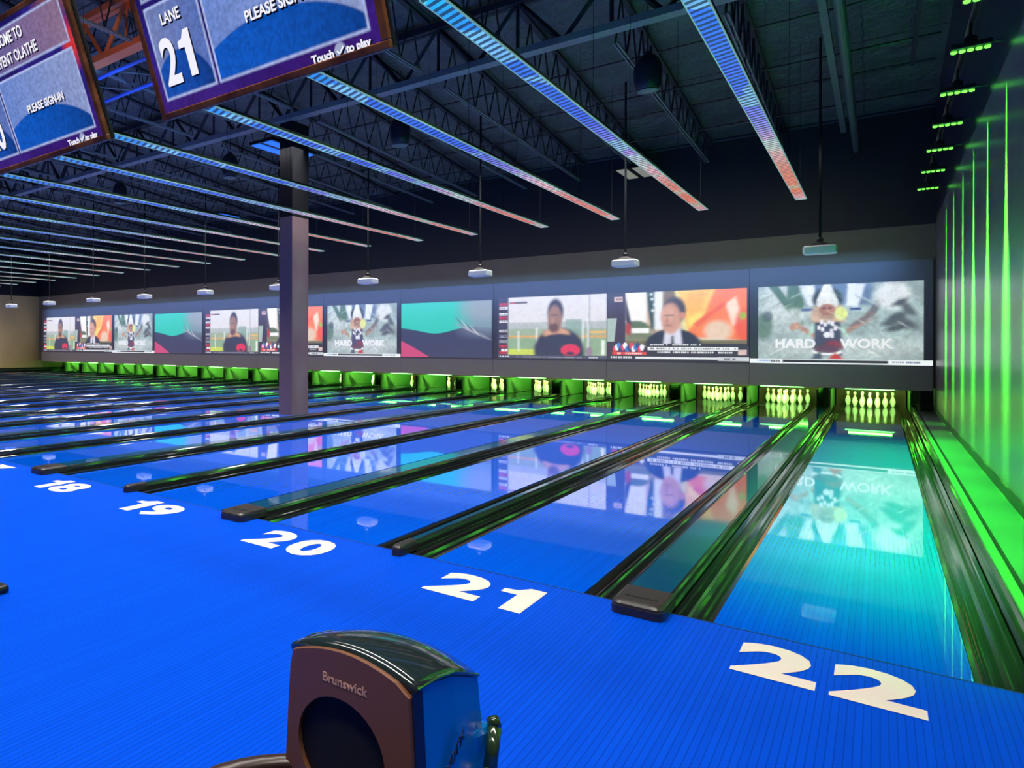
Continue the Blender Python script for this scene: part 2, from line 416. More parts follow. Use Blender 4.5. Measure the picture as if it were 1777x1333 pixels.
# ------------------------------------------------------------------ projected pictures
def lin(c): return np.array([(v/255)**2.2 for v in c])
class Pic:
    def __init__(s, w_, h_, col):
        s.w = w_; s.h = h_; s.u, s.v = np.meshgrid(np.linspace(0, 1, w_), np.linspace(0, 1, h_)); s.c = np.ones((h_, w_, 3))*lin(col)
        s.rng = np.random.RandomState(3)
    def mask(s, m_, col, a=1):
        m_ = (np.clip(m_, 0, 1)*a)[..., None]; s.c = s.c*(1-m_)+lin(col)*m_
    def ell(s, cx, cy, rx, ry, col, soft=.12, a=1, ang=0):
        du = (s.u-cx)*1.78; dv = s.v-cy; ca, sa = math.cos(ang), math.sin(ang)
        p_ = du*ca+dv*sa; q_ = -du*sa+dv*ca
        d = np.sqrt((p_/(rx*1.78))**2+(q_/ry)**2); s.mask((1-d)/soft+.5, col, a)
    def rect(s, x0, x1, y0, y1, col, soft=.004, a=1):
        m_ = np.minimum.reduce([(s.u-x0)/soft, (x1-s.u)/soft, (s.v-y0)/soft, (y1-s.v)/soft])+.5; s.mask(m_, col, a)
    def poly(s, pts, col, soft=.008, a=1):     # convex, any winding
        A = sum(pts[i][0]*pts[(i+1) % len(pts)][1]-pts[(i+1) % len(pts)][0]*pts[i][1] for i in range(len(pts)))
        sg = 1 if A > 0 else -1; m_ = np.full(s.u.shape, 9.)
        for i in range(len(pts)):
            (x0, y0), (x1, y1) = pts[i], pts[(i+1) % len(pts)]; L_ = math.hypot(x1-x0, y1-y0)+1e-9
            m_ = np.minimum(m_, sg*((x1-x0)*(s.v-y0)-(y1-y0)*(s.u-x0))/L_/soft)
        s.mask(m_+.5, col, a)
    def noise(s, n, amt, x0=0, x1=1, y0=0, y1=1):
        g = s.rng.rand(n, int(n*1.78)+1)
        iu = s.u*(g.shape[1]-1.001); iv = s.v*(g.shape[0]-1.001); a = iu.astype(int); b_ = iv.astype(int); fu = iu-a; fv = iv-b_
        fu = fu*fu*(3-2*fu); fv = fv*fv*(3-2*fv)
        z = (g[b_, a]*(1-fu)+g[b_, a+1]*fu)*(1-fv)+(g[b_+1, a]*(1-fu)+g[b_+1, a+1]*fu)*fv
        k = ((s.u > x0) & (s.u < x1) & (s.v > y0) & (s.v < y1))[..., None]
        s.c = np.where(k, np.clip(s.c*(1+amt*(z[..., None]-.5)*2), 0, 1.2), s.c)
    def blur(s, n=1):
        for _ in range(n):
            a = np.pad(s.c, ((1, 1), (1, 1), (0, 0)), 'edge'); s.c = (a[:-2, 1:-1]+a[2:, 1:-1]+a[1:-1, :-2]+a[1:-1, 2:]+2*a[1:-1, 1:-1])/6
    def smear(s, k):
        s.c = sum(np.roll(s.c, i, 1) for i in range(-k, k+1))/(2*k+1)
    def dashes(s, x0, x1, y0, y1, n, col, bg=None, seed=1):
        r_ = np.random.RandomState(seed); x_ = x0
        if bg: s.rect(x0, x1, y0, y1, bg)
        step = (x1-x0)/n
        for i in range(n):
            if r_.rand() < .82: s.rect(x0+i*step, x0+i*step+step*(.45+.4*r_.rand()), y0+(y1-y0)*.2, y1-(y1-y0)*.2, col, .003, .9)
def pic_mesh(p, W, H, name, mt):
    us = np.linspace(0, W, p.w); vs = np.linspace(0, H, p.h); X, Z = np.meshgrid(us, vs)
    co = np.stack([X, np.zeros_like(X), Z], -1).reshape(-1, 3)
    idx = np.arange(p.w*p.h).reshape(p.h, p.w)
    f_ = np.stack([idx[:-1, :-1], idx[:-1, 1:], idx[1:, 1:], idx[1:, :-1]], -1).reshape(-1, 4)
    me = bpy.data.meshes.new(name); me.from_pydata(co.tolist(), [], f_.tolist())
    at = me.color_attributes.new('picture', 'FLOAT_COLOR', 'POINT')
    cc_ = np.concatenate([p.c.reshape(-1, 3), np.ones((p.w*p.h, 1))], 1).astype(np.float32); at.data.foreach_set('color', cc_.ravel())
    me.materials.append(mt); me.update(); return me
def pic_mat(name, base, stren, rough=.55, ior=1.5):
    M = mat(name, base, rough, ior=ior); t, b = nt(M); a = t.nodes.new('ShaderNodeVertexColor'); a.layer_name = 'picture'
    t.links.new(a.outputs[0], b.inputs['Emission Color']); b.inputs['Emission Strength'].default_value = stren; return M
M_pic = pic_mat('projected_picture', (.24, .21, .225), 1.12)
BK = (0, 0, 0)
PW, PH = 260, 146
def pic_hardwork():
    p = Pic(PW, PH, (150, 170, 168)); p.noise(5, .25)
    p.rect(-1, 2, .0, .38, (158, 178, 178), .2, .6); p.noise(9, .2)
    p.rect(.33, .70, .72, 1.2, (70, 95, 140), .05, .8)
    p.ell(.18, .75, .10, .3, (190, 200, 198), .7, .8); p.ell(.55, .2, .5, .12, (185, 190, 190), .8, .5)
    p.poly([(.11, 1), (.17, 1), (.33, .50), (.30, .46)], (70, 105, 78), .015); p.poly([(.23, 1), (.29, 1), (.33, .75), (.29, .58), (.22, .8)], (75, 110, 80), .02)
    p.ell(.085, .48, .055, .17, (85, 115, 95), .5, .9); p.ell(.11, .6, .03, .07, (60, 75, 85), .5, .7)
    p.poly([(.79, 1), (.87, 1), (.70, .58), (.66, .60)], (95, 100, 105), .02); p.poly([(.70, .66), (.72, .62), (.60, .42), (.57, .47)], (120, 105, 105), .02)
    p.ell(.80, .82, .09, .16, (215, 220, 220), .5, .9); p.ell(.27, .60, .06, .10, (200, 210, 208), .6, .7)
    for k, (a, b_, r_) in enumerate(((.82, .56, .05), (.87, .50, .06), (.82, .44, .045), (.88, .66, .05), (.84, .74, .035), (.80, .50, .04))): p.ell(a, b_, r_*1.3, r_*.9, (55+18*(k%2), 62+18*(k%2), 66+18*(k%2)), .9, .9, [.5, -.6, .3, -.9, .5, .2][k])
    p.ell(.30, .42, .12, .08, (170, 185, 182), .8, .8)
    p.poly([(.35, .72), (.40, .72), (.38, .98), (.30, .98)], (225, 232, 236), .02, .9); p.poly([(.56, .72), (.62, .70), (.66, .97), (.57, .99)], (222, 228, 232), .02, .9)
    p.rect(.31, .38, .66, .69, (30, 60, 130), .01); p.rect(.58, .64, .66, .69, (30, 60, 130), .01)
    p.ell(.455, .80, .085, .15, (38, 45, 40), .25)
    p.poly([(.25, .49), (.28, .53), (.40, .36), (.38, .32)], (175, 135, 115), .02); p.ell(.265, .46, .025, .04, (185, 140, 115), .3)
    p.poly([(.71, .56), (.69, .53), (.55, .36), (.56, .43)], (170, 130, 115), .02)
    p.ell(.46, .60, .10, .16, (190, 160, 135), .3); p.ell(.53, .62, .035, .08, (215, 225, 130), .4)
    p.poly([(.395, .78), (.44, 1.0), (.47, 1.0), (.515, .77), (.46, .74)], (225, 228, 225), .012); p.ell(.455, .745, .062, .05, (215, 218, 215), .3)
    p.ell(.455, .67, .045, .075, (165, 110, 85), .25); p.ell(.44, .69, .012, .012, (60, 40, 35), .5); p.ell(.47, .69, .012, .012, (60, 40, 35), .5)
    p.poly([(.335, .30), (.38, .50), (.395, .44)], (170, 220, 200), .02); p.poly([(.57, .34), (.53, .50), (.52, .42)], (170, 220, 200), .02)
    p.poly([(.385, .52), (.53, .52), (.54, .10), (.38, .10)], (62, 66, 88), .02)
    for dx, dy in ((.425, .52), (.445, .49), (.465, .52), (.485, .50), (.41, .45), (.43, .43), (.50, .44), (.48, .41)): p.rect(dx-.008, dx+.008, dy-.025, dy+.025, (225, 225, 235), .006)
    p.ell(.455, .36, .02, .035, (225, 225, 235), .3); p.rect(.475, .492, .325, .395, (225, 225, 235), .006)
    p.ell(.49, .21, .05, .08, (130, 50, 60), .5); p.ell(.455, .16, .085, .05, (235, 240, 240), .2); p.ell(.455, .185, .078, .05, (95, 60, 80), .3)
    p.poly([(.36, .06), (.42, .16), (.43, .06)], (70, 85, 100), .02); p.poly([(.46, .06), (.50, .14), (.55, .06)], (185, 50, 50), .02)
    for k_ in range(26):
        a_ = p.rng.rand(4); p.ell(.06+.9*a_[0], .10+.85*a_[1], .03+.05*a_[2], .006+.008*a_[3], [(235, 238, 236), (120, 140, 138), (210, 222, 220), (90, 112, 104)][k_ % 4], .9, .45, .5 if a_[0] < .4 else -.6)
    p.ell(.455, .60, .05, .05, (130, 95, 80), .8, .5)
    p.blur(2); p.noise(22, .16); p.noise(50, .14)
    # empty side bars and bottom ticker
    p.rect(-1, .052, .055, 2, BK, .003); p.rect(.955, 2, .055, 2, BK, .003); p.rect(-1, 2, .985, 2, BK, .003)
    p.rect(-1, 2, -1, .058, (225, 232, 232), .004); p.rect(.20, .78, .012, .050, (28, 34, 36), .01); p.rect(.20, .78, -.1, .018, (215, 220, 220), .003)
    p.dashes(.05, .13, .015, .05, 7, (40, 120, 190), seed=2); p.dashes(.13, .19, .012, .05, 4, (15, 15, 20), seed=5); p.dashes(.80, .94, .015, .05, 14, (40, 70, 110), seed=9)
    return p
def pic_anchor():
    p = Pic(PW, PH, (52, 44, 54)); x0 = .14
    p.rect(x0, .99, .2, 1, (205, 180, 155)); p.rect(x0, .30, .55, 1, (235, 232, 225), .02)
    p.rect(x0, .34, .30, .5, (110, 120, 85), .03); p.ell(.22, .48, .10, .10, (85, 105, 70), .3); p.poly([(x0, .95), (.165, .75), (.19, .52), (.16, .5), (x0, .6)], (40, 35, 38), .01)
    p.rect(.19, .32, .40, .47, (235, 235, 230), .01); p.ell(.165, .46, .022, .09, (170, 50, 40), .4)
    p.poly([(.30, 1), (.40, 1), (.38, .7), (.36, .4), (.33, .5), (.31, .75)], (40, 70, 52), .01)
    for dx, dy in ((.34, .88), (.36, .80), (.345, .72), (.335, .95), (.37, .92)): p.ell(dx, dy, .008, .02, (225, 235, 225), .4)
    p.rect(.36, .42, .45, 1, (228, 230, 232), .02)
    p.rect(.42, .52, .75, 1, (120, 100, 55), .02)
    p.poly([(.53, 1), (.99, 1), (.99, .3), (.58, .35)], (238, 120, 60), .01); p.poly([(.53, 1), (.78, 1), (.70, .62), (.60, .45)], (250, 205, 95), .03)
    p.poly([(.57, .95), (.74, .98), (.70, .70), (.60, .62)], (248, 160, 60), .05, .7)
    p.poly([(.60, .40), (.85, .78), (.82, .98), (.90, .98), (.96, .55), (.70, .3)], (245, 225, 205), .02, .8)
    p.poly([(.63, .52), (.66, .48), (.86, .78), (.83, .80)], (225, 95, 50), .01)
    p.ell(.97, .5, .06, .22, (225, 80, 50), .4, .9); p.ell(.96, .62, .022, .05, (150, 175, 50), .5)
    p.ell(.80, .42, .09, .14, (215, 205, 180), .5, .8)
    p.poly([(.50, 1), (.53, 1), (.60, .42), (.57, .42)], (215, 210, 130), .006)
    p.rect(x0, .99, .22, .30, (105, 100, 65), .02)
    # presenter in a dark suit
    p.ell(.49, .22, .20, .24, (28, 34, 48), .12); p.poly([(.42, .2), (.56, .2), (.545, .46), (.44, .46)], (205, 205, 218), .01)
    p.poly([(.475, .18), (.505, .18), (.497, .36), (.482, .36)], (45, 55, 70), .006)
    p.ell(.502, .715, .084, .185, (62, 55, 55), .3); p.ell(.476, .60, .070, .215, (196, 142, 118), .3); p.ell(.455, .66, .05, .12, (205, 155, 130), .6); p.ell(.56, .64, .016, .05, (200, 130, 105), .4)
    p.rect(.43, .50, .635, .655, (90, 60, 52), .012, .8); p.rect(.435, .485, .50, .515, (120, 70, 62), .01, .8); p.ell(.45, .57, .012, .05, (175, 118, 98), .6)
    p.blur(2); p.smear(2)
    # captions
    p.rect(0, x0, .15, 1, (56, 44, 56)); p.poly([(0, .62), (.075, .62), (.055, .28), (0, .28)], (160, 180, 168), .008)
    p.rect(.055, .12, .86, .93, (205, 180, 170), .006); p.dashes(.06, .118, .87, .92, 5, (120, 80, 80), seed=4)
    for i in range(14): p.ell(.06+.016*i, .17+.05*((i*7) % 3)/2, .016, .045, [(220, 60, 60), (235, 235, 240), (60, 120, 190), (40, 60, 120)][i % 4], .4)
    p.rect(.04, .30, .085, .13, (205, 60, 45)); p.dashes(.08, .27, .09, .125, 12, (245, 230, 225), seed=3)
    p.rect(.31, .99, .09, .25, (38, 40, 42), .008)
    p.dashes(.315, .69, .215, .25, 26, (225, 225, 225), seed=6); p.rect(.31, .93, .155, .205, (225, 228, 228)); p.dashes(.33, .92, .162, .20, 40, (70, 70, 75), seed=7)
    p.dashes(.34, .90, .11, .15, 40, (230, 230, 232), seed=8); p.rect(.93, .985, .10, .17, (205, 175, 170), .006)
    p.rect(0, 1, -.1, .085, (40, 44, 50)); p.dashes(.03, .2, .03, .075, 9, (225, 225, 230), seed=10); p.rect(.22, .80, .035, .062, (222, 225, 228)); p.rect(.80, 1.1, .02, .07, (190, 195, 198)); p.dashes(.84, .92, .02, .065, 6, (40, 40, 45), seed=12)
    p.noise(26, .08); p.rect(-1, 2, .985, 2, BK, .003); p.rect(.985, 2, .2, 2, BK, .003); p.rect(-1, 2, -1, .018, BK, .003)
    return p
def pic_fence():
    p = Pic(PW, PH, (48, 42, 56)); x0 = .145
    p.rect(x0, 1, .07, .99, (214, 212, 214)); p.rect(x0, 1, .07, .58, (150, 168, 140), .03)
    p.rect(x0, 1, .48, .58, (175, 182, 180), .02); p.rect(x0, 1, .07, .33, (135, 165, 128), .03)
    for i in range(34): p.rect(x0+i*.025, x0+i*.025+.004, .14, .55, (110, 135, 120), .003, .5)
    p.rect(x0, 1, .34, .375, (205, 160, 85), .008); p.rect(.86, 1, .40, .44, (215, 175, 100), .01)
    p.rect(x0, .40, .07, .16, (190, 205, 70), .01); p.rect(.66, .80, .35, .62, (120, 155, 140), .01, .7)
    for a, b_ in ((.235, .45), (.40, .5), (.80, .62), (.845, .95)): p.rect(a, a+.010, .12, b_, (235, 238, 238), .003)
    p.rect(.855, .863, .1, .99, (105, 108, 112), .004); p.rect(.96, .98, .08, .3, (240, 245, 235), .006)
    # man in a dark shirt
    p.ell(.60, .14, .22, .35, (40, 46, 62), .16); p.ell(.58, .40, .115, .09, (200, 150, 115), .3); p.ell(.60, .30, .15, .10, (42, 48, 64), .3)
    p.ell(.572, .74, .070, .20, (42, 40, 42), .3); p.ell(.565, .62, .062, .22, (150, 112, 92), .3); p.ell(.555, .50, .045, .07, (90, 62, 52), .5, .9)
    p.rect(.53, .60, .68, .70, (60, 45, 40), .015, .8); p.ell(.548, .60, .012, .05, (170, 130, 108), .5)
    p.ell(.70, .15, .08, .09, (215, 35, 75), .15); p.ell(.70, .10, .035, .025, (42, 48, 64), .3); p.ell(.86, .13, .025, .07, (140, 110, 135), .5)
    p.rect(.155, .32, .885, .915, (70, 60, 62), .004); p.rect(.17, .20, .885, .915, (190, 40, 40), .004)
    p.blur(2); p.smear(2)
    # red and white score column on the left
    for y_, c_ in ((.88, (215, 40, 60)), (.82, (235, 230, 232)), (.72, (225, 225, 228)), (.66, (215, 40, 60)), (.60, (232, 230, 232)), (.52, (60, 60, 75)), (.45, (180, 178, 185)), (.36, (120, 120, 135)), (.28, (150, 155, 165)), (.20, (205, 40, 60)), (.14, (230, 225, 228)), (.10, (200, 40, 60))):
        p.rect(.055+.02*((y_*50) % 2 > 1), .135, y_-.018, y_+.022, c_, .005); p.dashes(.055, .14, y_-.012, y_+.014, 4, (35, 28, 40), seed=int(y_*100))
    p.rect(-1, 2, -1, .065, (66, 70, 86)); p.dashes(.06, .16, .025, .055, 4, (230, 230, 235), seed=2); p.dashes(.22, .80, .025, .05, 40, (165, 168, 180), seed=3); p.dashes(.84, .93, .025, .055, 6, (210, 212, 218), seed=4)
    p.noise(24, .08); p.rect(-1, 2, .99, 2, BK, .003); p.rect(-1, .045, -1, 2, BK, .003); p.rect(-1, 2, -1, .018, BK, .003)
    return p
def pic_teal():
    p = Pic(PW, PH, (42, 48, 74))
    top = .50+.03*np.sin(p.u*7+2.2)-.05*np.exp(-((p.u-.42)/.2)**2)
    p.mask((p.v-top)/.012+.5, (25, 185, 165)); p.ell(.15, .9, .4, .3, (30, 195, 175), .9, .5)
    g_ = np.clip((p.u-.58)/.25, 0, 1)*np.clip((p.v-.30)/.25, 0, 1); p.mask(g_*.9, (120, 135, 150)); p.ell(.92, .85, .22, .2, (150, 158, 165), .7, .6)
    for k in range(8): p.ell(.70+.035*k, .52-.025*k+.03*((k*3) % 3), .085, .018, [(165, 165, 178), (70, 80, 100), (200, 195, 200)][k % 3], .9, .6, -.45)
    for k in range(5): p.ell(.66+.05*k, .62-.05*k, .06, .014, [(60, 95, 110), (185, 190, 198)][k % 2], .9, .6, -.8)
    p.poly([(0, -.1), (.33, .012), (.16, .17), (0, .30)], (190, 60, 105), .012)
    p.rect(-1, 2, .965, 2, BK, .003); p.rect(-1, .005, -1, 2, BK, .003); p.rect(.985, 2, -1, 2, BK, .01); p.rect(-1, 2, -1, .012, BK, .003)
    return p
HS = 1.90; Z0 = 1.16
PICS = [pic_mesh(f_(), PAIR-.012, HS, 'projected_picture', M_pic) for f_ in (pic_hardwork, pic_anchor, pic_fence, pic_teal)]
PLAB = ['grey misty picture of a person over the words HARD WORK', 'picture of a presenter in a dark suit',
        'picture of a person in a dark shirt at a fence', 'blurred teal and dark violet picture with a pink corner']
PL2 = ['grey HARD WORK picture', 'suited presenter picture', 'fence and dark shirt picture', 'teal and violet picture']
for k in range(11):
    x1 = XR-PAIR*k; x0 = x1-PAIR
    t_ = thing('masking_panel', (x0, YM, 0), 'grey masking wall panel over the pins, %s from the right wall' % ORD[k+1], 'wall panel', 'grey masking panels over the pins')
    q = MB(); q.box(.004, PAIR-.004, 0, .045, ZB+.02, ZT); q.build('upper_panel', M_maskp, t_)
    q = MB(); q.box(.004, PAIR-.004, -.03, .045, ZB, Z0-.03); q.build('lower_panel', M_ledge, t_)
    s_ = bpy.data.objects.new('projected_picture', PICS[k % 4]); C.objects.link(s_); s_.location = (x0+.006, YM-.006, Z0)
    tag(s_, '%s, %s from the right' % (PL2[k % 4] if k > 3 else PLAB[k % 4], ORD[k+1]), 'projected picture', 'projected pictures on the masking wall')
    if k % 4 == 0:
        for sx_, wd_ in ((.272, 'HARD'), (.662, 'WORK')):
            text('caption', wd_, .29, M_text, s_, Matrix.Translation((sx_*PAIR, -.004, .26*HS-.11)) @ Matrix.Rotation(math.pi/2, 4, 'X'), ext=.001, offset=.008, sx=1.0)

# ------------------------------------------------------------------ lane numbers on the approach
ONE = [(.0, .64), (.0, .79), (.16, .83), (.27, 1), (.47, 1), (.47, 0), (.21, 0), (.21, .64)]
def digit_mesh(ch, x0, x1, y0, y1, z):
    if ch == '1':
        vs = [(x0+(x1-x0)*px/.47, y0+(y1-y0)*py, z) for px, py in ONE]; return vs, [tuple(range(len(vs)-1, -1, -1))]
    o = text('digit', ch, 1, M_num, None, Matrix.Identity(4), ext=0, offset=.045)
    vs = [v.co.copy() for v in o.data.vertices]; fs = [tuple(p_.vertices) for p_ in o.data.polygons]
    bpy.data.objects.remove(o)
    a, b_ = min(v.x for v in vs), max(v.x for v in vs); c, d = min(v.y for v in vs), max(v.y for v in vs)
    return [(x0+(v.x-a)/(b_-a)*(x1-x0), y0+(v.y-c)/(d-c)*(y1-y0), z) for v in vs], fs
def number(L):
    W_ = {'1': .40}; k = .605 if '1' in str(L) else .558; st = str(L); tot = sum(W_.get(c, .6) for c in st)+.09; xx = lane_x[L]-tot*k/2+(.03 if st[-1] == '1' else -.01)
    q = MB()
    for c in st:
        wd_ = W_.get(c, .6)*k; vs, fs = digit_mesh(c, xx, xx+wd_, -.595, -.150, .0022); q.add(vs, fs); xx += wd_+.09*k
    me = q.mesh('lane_number'); me.materials.append(M_num); o = bpy.data.objects.new('lane_number', me); C.objects.link(o)
    bmm = bmesh.new(); bmm.from_mesh(me)
    for f_ in bmm.faces:
        f_.normal_update()
        if f_.normal.z < 0: f_.normal_flip()
    bmm.to_mesh(me); bmm.free()
    tag(o, 'cream number %d painted on the blue approach floor' % L, 'floor number', 'lane numbers painted on the approach')
for L in range(22, 15, -1): number(L)

# ------------------------------------------------------------------ ceiling light strips
M_strip = mat('strip_diffuser', (.1, .1, .12), .4)
t, b = nt(M_strip); p, xyz = pos(t)
colr = ramp(t, mathn(t, 'DIVIDE', xyz[1], 12), [(0, (.0, .50, .75)), (.14, (.02, .16, 1)), (.36, (.03, .10, .95)), (.50, (.25, .20, .80)), (.60, (.9, .55, .62)), (.74, (.95, .26, .14)), (.90, (1, .20, .05)), (.98, (.9, .5, .6))])
n1 = noise(t, .9, p, 2); colv = mixc(t, mathn(t, 'MULTIPLY', mathn(t, 'GREATER_THAN', n1, .57), .45), colr, (.35, .85, .65))
fx = mathn(t, 'FRACT', mathn(t, 'DIVIDE', mathn(t, 'ADD', xyz[1], mathn(t, 'MULTIPLY', xyz[0], .35)), .105))
band = mathn(t, 'GREATER_THAN', fx, .48)
t.links.new(colv, b.inputs['Emission Color'])
st = mathn(t, 'MULTIPLY', mathn(t, 'ADD', mathn(t, 'MULTIPLY', band, .95), .10), mathn(t, 'ADD', mathn(t, 'MULTIPLY', noise(t, 6, p, 3), 1.2), .35))
t.links.new(st, b.inputs['Emission Strength'])
M_sedge = mat('strip_edge', (.2, .3, .3), .3, emit=(.25, .5, .5), estr=.5)
M_shous = mat('strip_housing', (.012, .03, .014), .35)
SX = [-.97, -2.62, -4.34, -5.94, -7.75, -9.33]
while len(SX) < 21: SX.append(SX[-1]-1.685)
SZ = 4.40
st0 = thing('light_strip', (SX[0], 0, SZ), 'x', 'light strip', 'long coloured light strips under the roof')
q = MB(); q.box(-.092, .092, 0.4, 11.8, .012, .045); q.build('housing', M_shous, st0)
q = MB(); q.box(-.080, .080, 0.43, 11.76, -.002, .012); q.build('diffuser', M_strip, st0)
q = MB(); q.box(-.090, -.080, 0.42, 11.79, -.006, .012); q.box(.080, .090, 0.42, 11.79, -.006, .012); q.box(-.09, .09, 11.76, 11.79, -.006, .012); q.build('edge_trim', M_sedge, st0)
for y in (.5, 4.6, 6.3, 9.4, 11.5):
    q = MB(); q.tube((0, y, .05), (0, y, roof_z(y)-SZ-.01), .003, 4); q.build('suspension_cable', M_matte, st0)
st0['label'] = 'blue to orange light strip under the roof, nearest the right wall'
for i, xx in enumerate(SX[1:]):
    dup(st0, (xx, 0, SZ), 'blue to orange light strip under the roof, %s from the right wall' % ORD[i+2])

# ------------------------------------------------------------------ projectors
pj0 = thing('projector', (-.66, 11.4, 3.36), 'x', 'projector', 'white projectors hanging before the masking wall')
q = MB()
def ro(x0, x1, y0, y1, z, r_=.04, k=0):
    pts = []
    for cx, cy, a0 in ((x1-r_, y0+r_, -90), (x1-r_, y1-r_, 0), (x0+r_, y1-r_, 90), (x0+r_, y0+r_, 180)):
        for i in range(4):
            a = math.radians(a0+30*i); pts.append((cx+math.cos(a)*(r_-k), cy+math.sin(a)*(r_-k), z))
    return pts
q.loft([ro(-.24, .24, -.17, .17, -.075, k=.02), ro(-.25, .25, -.18, .18, -.06), ro(-.25, .25, -.18, .18, .05), ro(-.24, .24, -.17, .17, .075, k=.02)])
q.build('body', M_proj, pj0)
q = MB(); q.tube((.08, .17, 0), (.08, .22, 0), .05, 16); q.build('lens', M_lensm, pj0)
q = MB(); q.add([(-.17, -.12, .078), (.17, -.12, .078), (.17, .12, .078), (-.17, .12, .078), (-.03, -.03, .16), (.03, -.03, .16), (.03, .03, .16), (-.03, .03, .16)], [(0,1,5,4),(1,2,6,5),(2,3,7,6),(3,0,4,7),(4,5,6,7),(3,2,1,0)])
q.lathe([(.05, .16), (.055, .2), (.03, .235)], 10); q.build('bracket', M_black, pj0)
q = MB(); q.tube((0, 0, .22), (0, 0, roof_z(11.4)-3.37), .022, 10); q.build('mounting_pole', M_matte, pj0)
pj0['label'] = 'white projector on a long pole, nearest the right wall'
for k in range(1, 11): dup(pj0, (-.66-PAIR*k, 11.4, 3.36), 'white projector on a pole before the masking wall, %s from the right' % ORD[k+1])

# ------------------------------------------------------------------ column
q = MB(); q.box(-10.22, -9.84, 7.08, 7.65, .001, 6.58)
o = q.build('support_column', M_col); tag(o, 'tall square column standing among the lanes, painted black at the top', 'column')

# ------------------------------------------------------------------ roof steel
def girder(y, z0, z1, xa, xb, label, m1, m2, step=1.55, r_=.05, wide=False):
    t_ = thing('roof_girder', (0, y, 0), label, 'girder', 'steel girders under the roof')
    for nm, z in (('bottom_chord', z0), ('top_chord', z1)):
        q = MB(); q.box(xa, xb, -.11, -.015, z, z+.10); q.box(xa, xb, .015, .11, z, z+.10); q.box(xa, xb, -.11, .11, z+.10, z+.12) if nm == 'top_chord' else q.box(xa, xb, -.11, .11, z-.015, z)
        q.build(nm, m1 if nm == 'bottom_chord' else m2, t_)
    q = MB(); n = int((xb-xa)/step)
    for i in range(n):
        xx = xa+step*i
        if xx+step > xb: break
        q.bar((xx, 0, z0+.05), (xx+step/2, 0, z1+.05), r_*.8); q.bar((xx+step/2, 0, z1+.05), (xx+step, 0, z0+.05), r_*.8); q.bar((xx+step/2, .01, z0+.05), (xx+step/2, .01, z1+.05), r_*.55)
    q.build('web_bars', m2, t_)
    return t_
girder(7.05, 6.60, 7.50, XWL, XWR, 'deep dark steel girder crossing the hall above the column', M_chord, M_steel)
gr = girder(2.60, 6.62, 7.45, XWL, -6.0, 'brown steel girder lit orange behind the hanging monitors', M_orange_lit, M_orange_lit, step=1.3)
# horizontal lattice beside the near girder, blue light put into its colour
t_ = thing('lattice_truss', (0, 0, 6.6), 'blue lit horizontal lattice truss beside the orange lit girder', 'truss')
for yy in (2.95, 3.75):
    q = MB(); q.tube((XWL, yy, 0), (-6, yy, 0), .035, 8); q.build('chord', M_blue_lit, t_)
q = MB(); xx = XWL; k = 0
while xx < -6.6:
    q.tube((xx, 2.95 if k % 2 else 3.75, 0), (xx+.55, 3.75 if k % 2 else 2.95, 0), .016, 6); xx += .55; k += 1
q.build('web_bars', M_pipe, t_)

# joists running away from the camera
def joist_set(ya, yb, zb0, zb1, first, dens):
    j = thing('roof_joist', (0, 0, 0), 'x', 'roof joist', 'open web steel joists under the roof')
    za, zb = roof_z(ya)-.14, roof_z(yb)-.14
    q = MB(); q.loft([[(-.05, ya, za), (.05, ya, za), (.05, ya, za+.06), (-.05, ya, za+.06)], [(-.05, yb, zb), (.05, yb, zb), (.05, yb, zb+.06), (-.05, yb, zb+.06)]]); q.build('top_chord', M_steel, j)
    q = MB(); y0, y1 = ya+.35, yb-.3
    L_ = lambda y: zb0+(zb1-zb0)*(y-ya)/(yb-ya)
    for sx_ in (-.038, .018):
        q.loft([[(sx_, y0, L_(y0)), (sx_+.022, y0, L_(y0)), (sx_+.022, y0, L_(y0)+.04), (sx_, y0, L_(y0)+.04)], [(sx_, y1, L_(y1)), (sx_+.022, y1, L_(y1)), (sx_+.022, y1, L_(y1)+.04), (sx_, y1, L_(y1)+.04)]])
    q.build('bottom_chord', M_chord, j)
    q = MB(); n = int((y1-y0)/dens)
    for i in range(n):
        a = y0+(y1-y0)*i/n; c = y0+(y1-y0)*(i+.5)/n; e = y0+(y1-y0)*(i+1)/n
        q.bar((0, a, L_(a)+.02), (0, c, roof_z(c)-.12), .014); q.bar((0, c, roof_z(c)-.12), (0, e, L_(e)+.02), .014)
    q.build('web_bars', M_steel, j)
    return j
JX = [-1.60-1.575*i for i in range(22)]
jA = joist_set(7.2, 15.80, 6.60, 6.22, 0, .62)
for i, xx in enumerate(JX):
    lab = 'dark open web joist beyond the girder, %s from the right wall' % ORD[i+1]
    if i == 0: jA.location.x = xx; jA['label'] = lab
    else: dup(jA, (xx, 0, 0), lab)
jB = joist_set(-3.0, 6.9, 6.75, 6.62, 0, .62)
for i, xx in enumerate(JX[2:]):
    lab = 'dark open web joist on the near side of the girder, %s from the right' % ORD[i+1]
    if i == 0: jB.location.x = xx; jB['label'] = lab
    else: dup(jB, (xx, 0, 0), lab)
# bridging rods across the joists
for i, (yy, dz) in enumerate(((8.6, .30), (10.2, .12), (11.6, .30), (13.1, .12), (14.3, .25), (5.4, .3), (3.9, .15))):
    q = MB(); zz = roof_z(yy)-dz
    q.tube((XWL, yy, zz), (XWR-.12, yy, zz), .022, 6)
    tag(q.build('bridging_rod', M_black), 'thin black rod crossing under the roof, %s' % ['just beyond the girder', 'second beyond the girder', 'third beyond the girder', 'fourth beyond the girder', 'nearest the back wall', 'just before the girder', 'second before the girder'][i], 'rod', 'rods crossing under the roof')
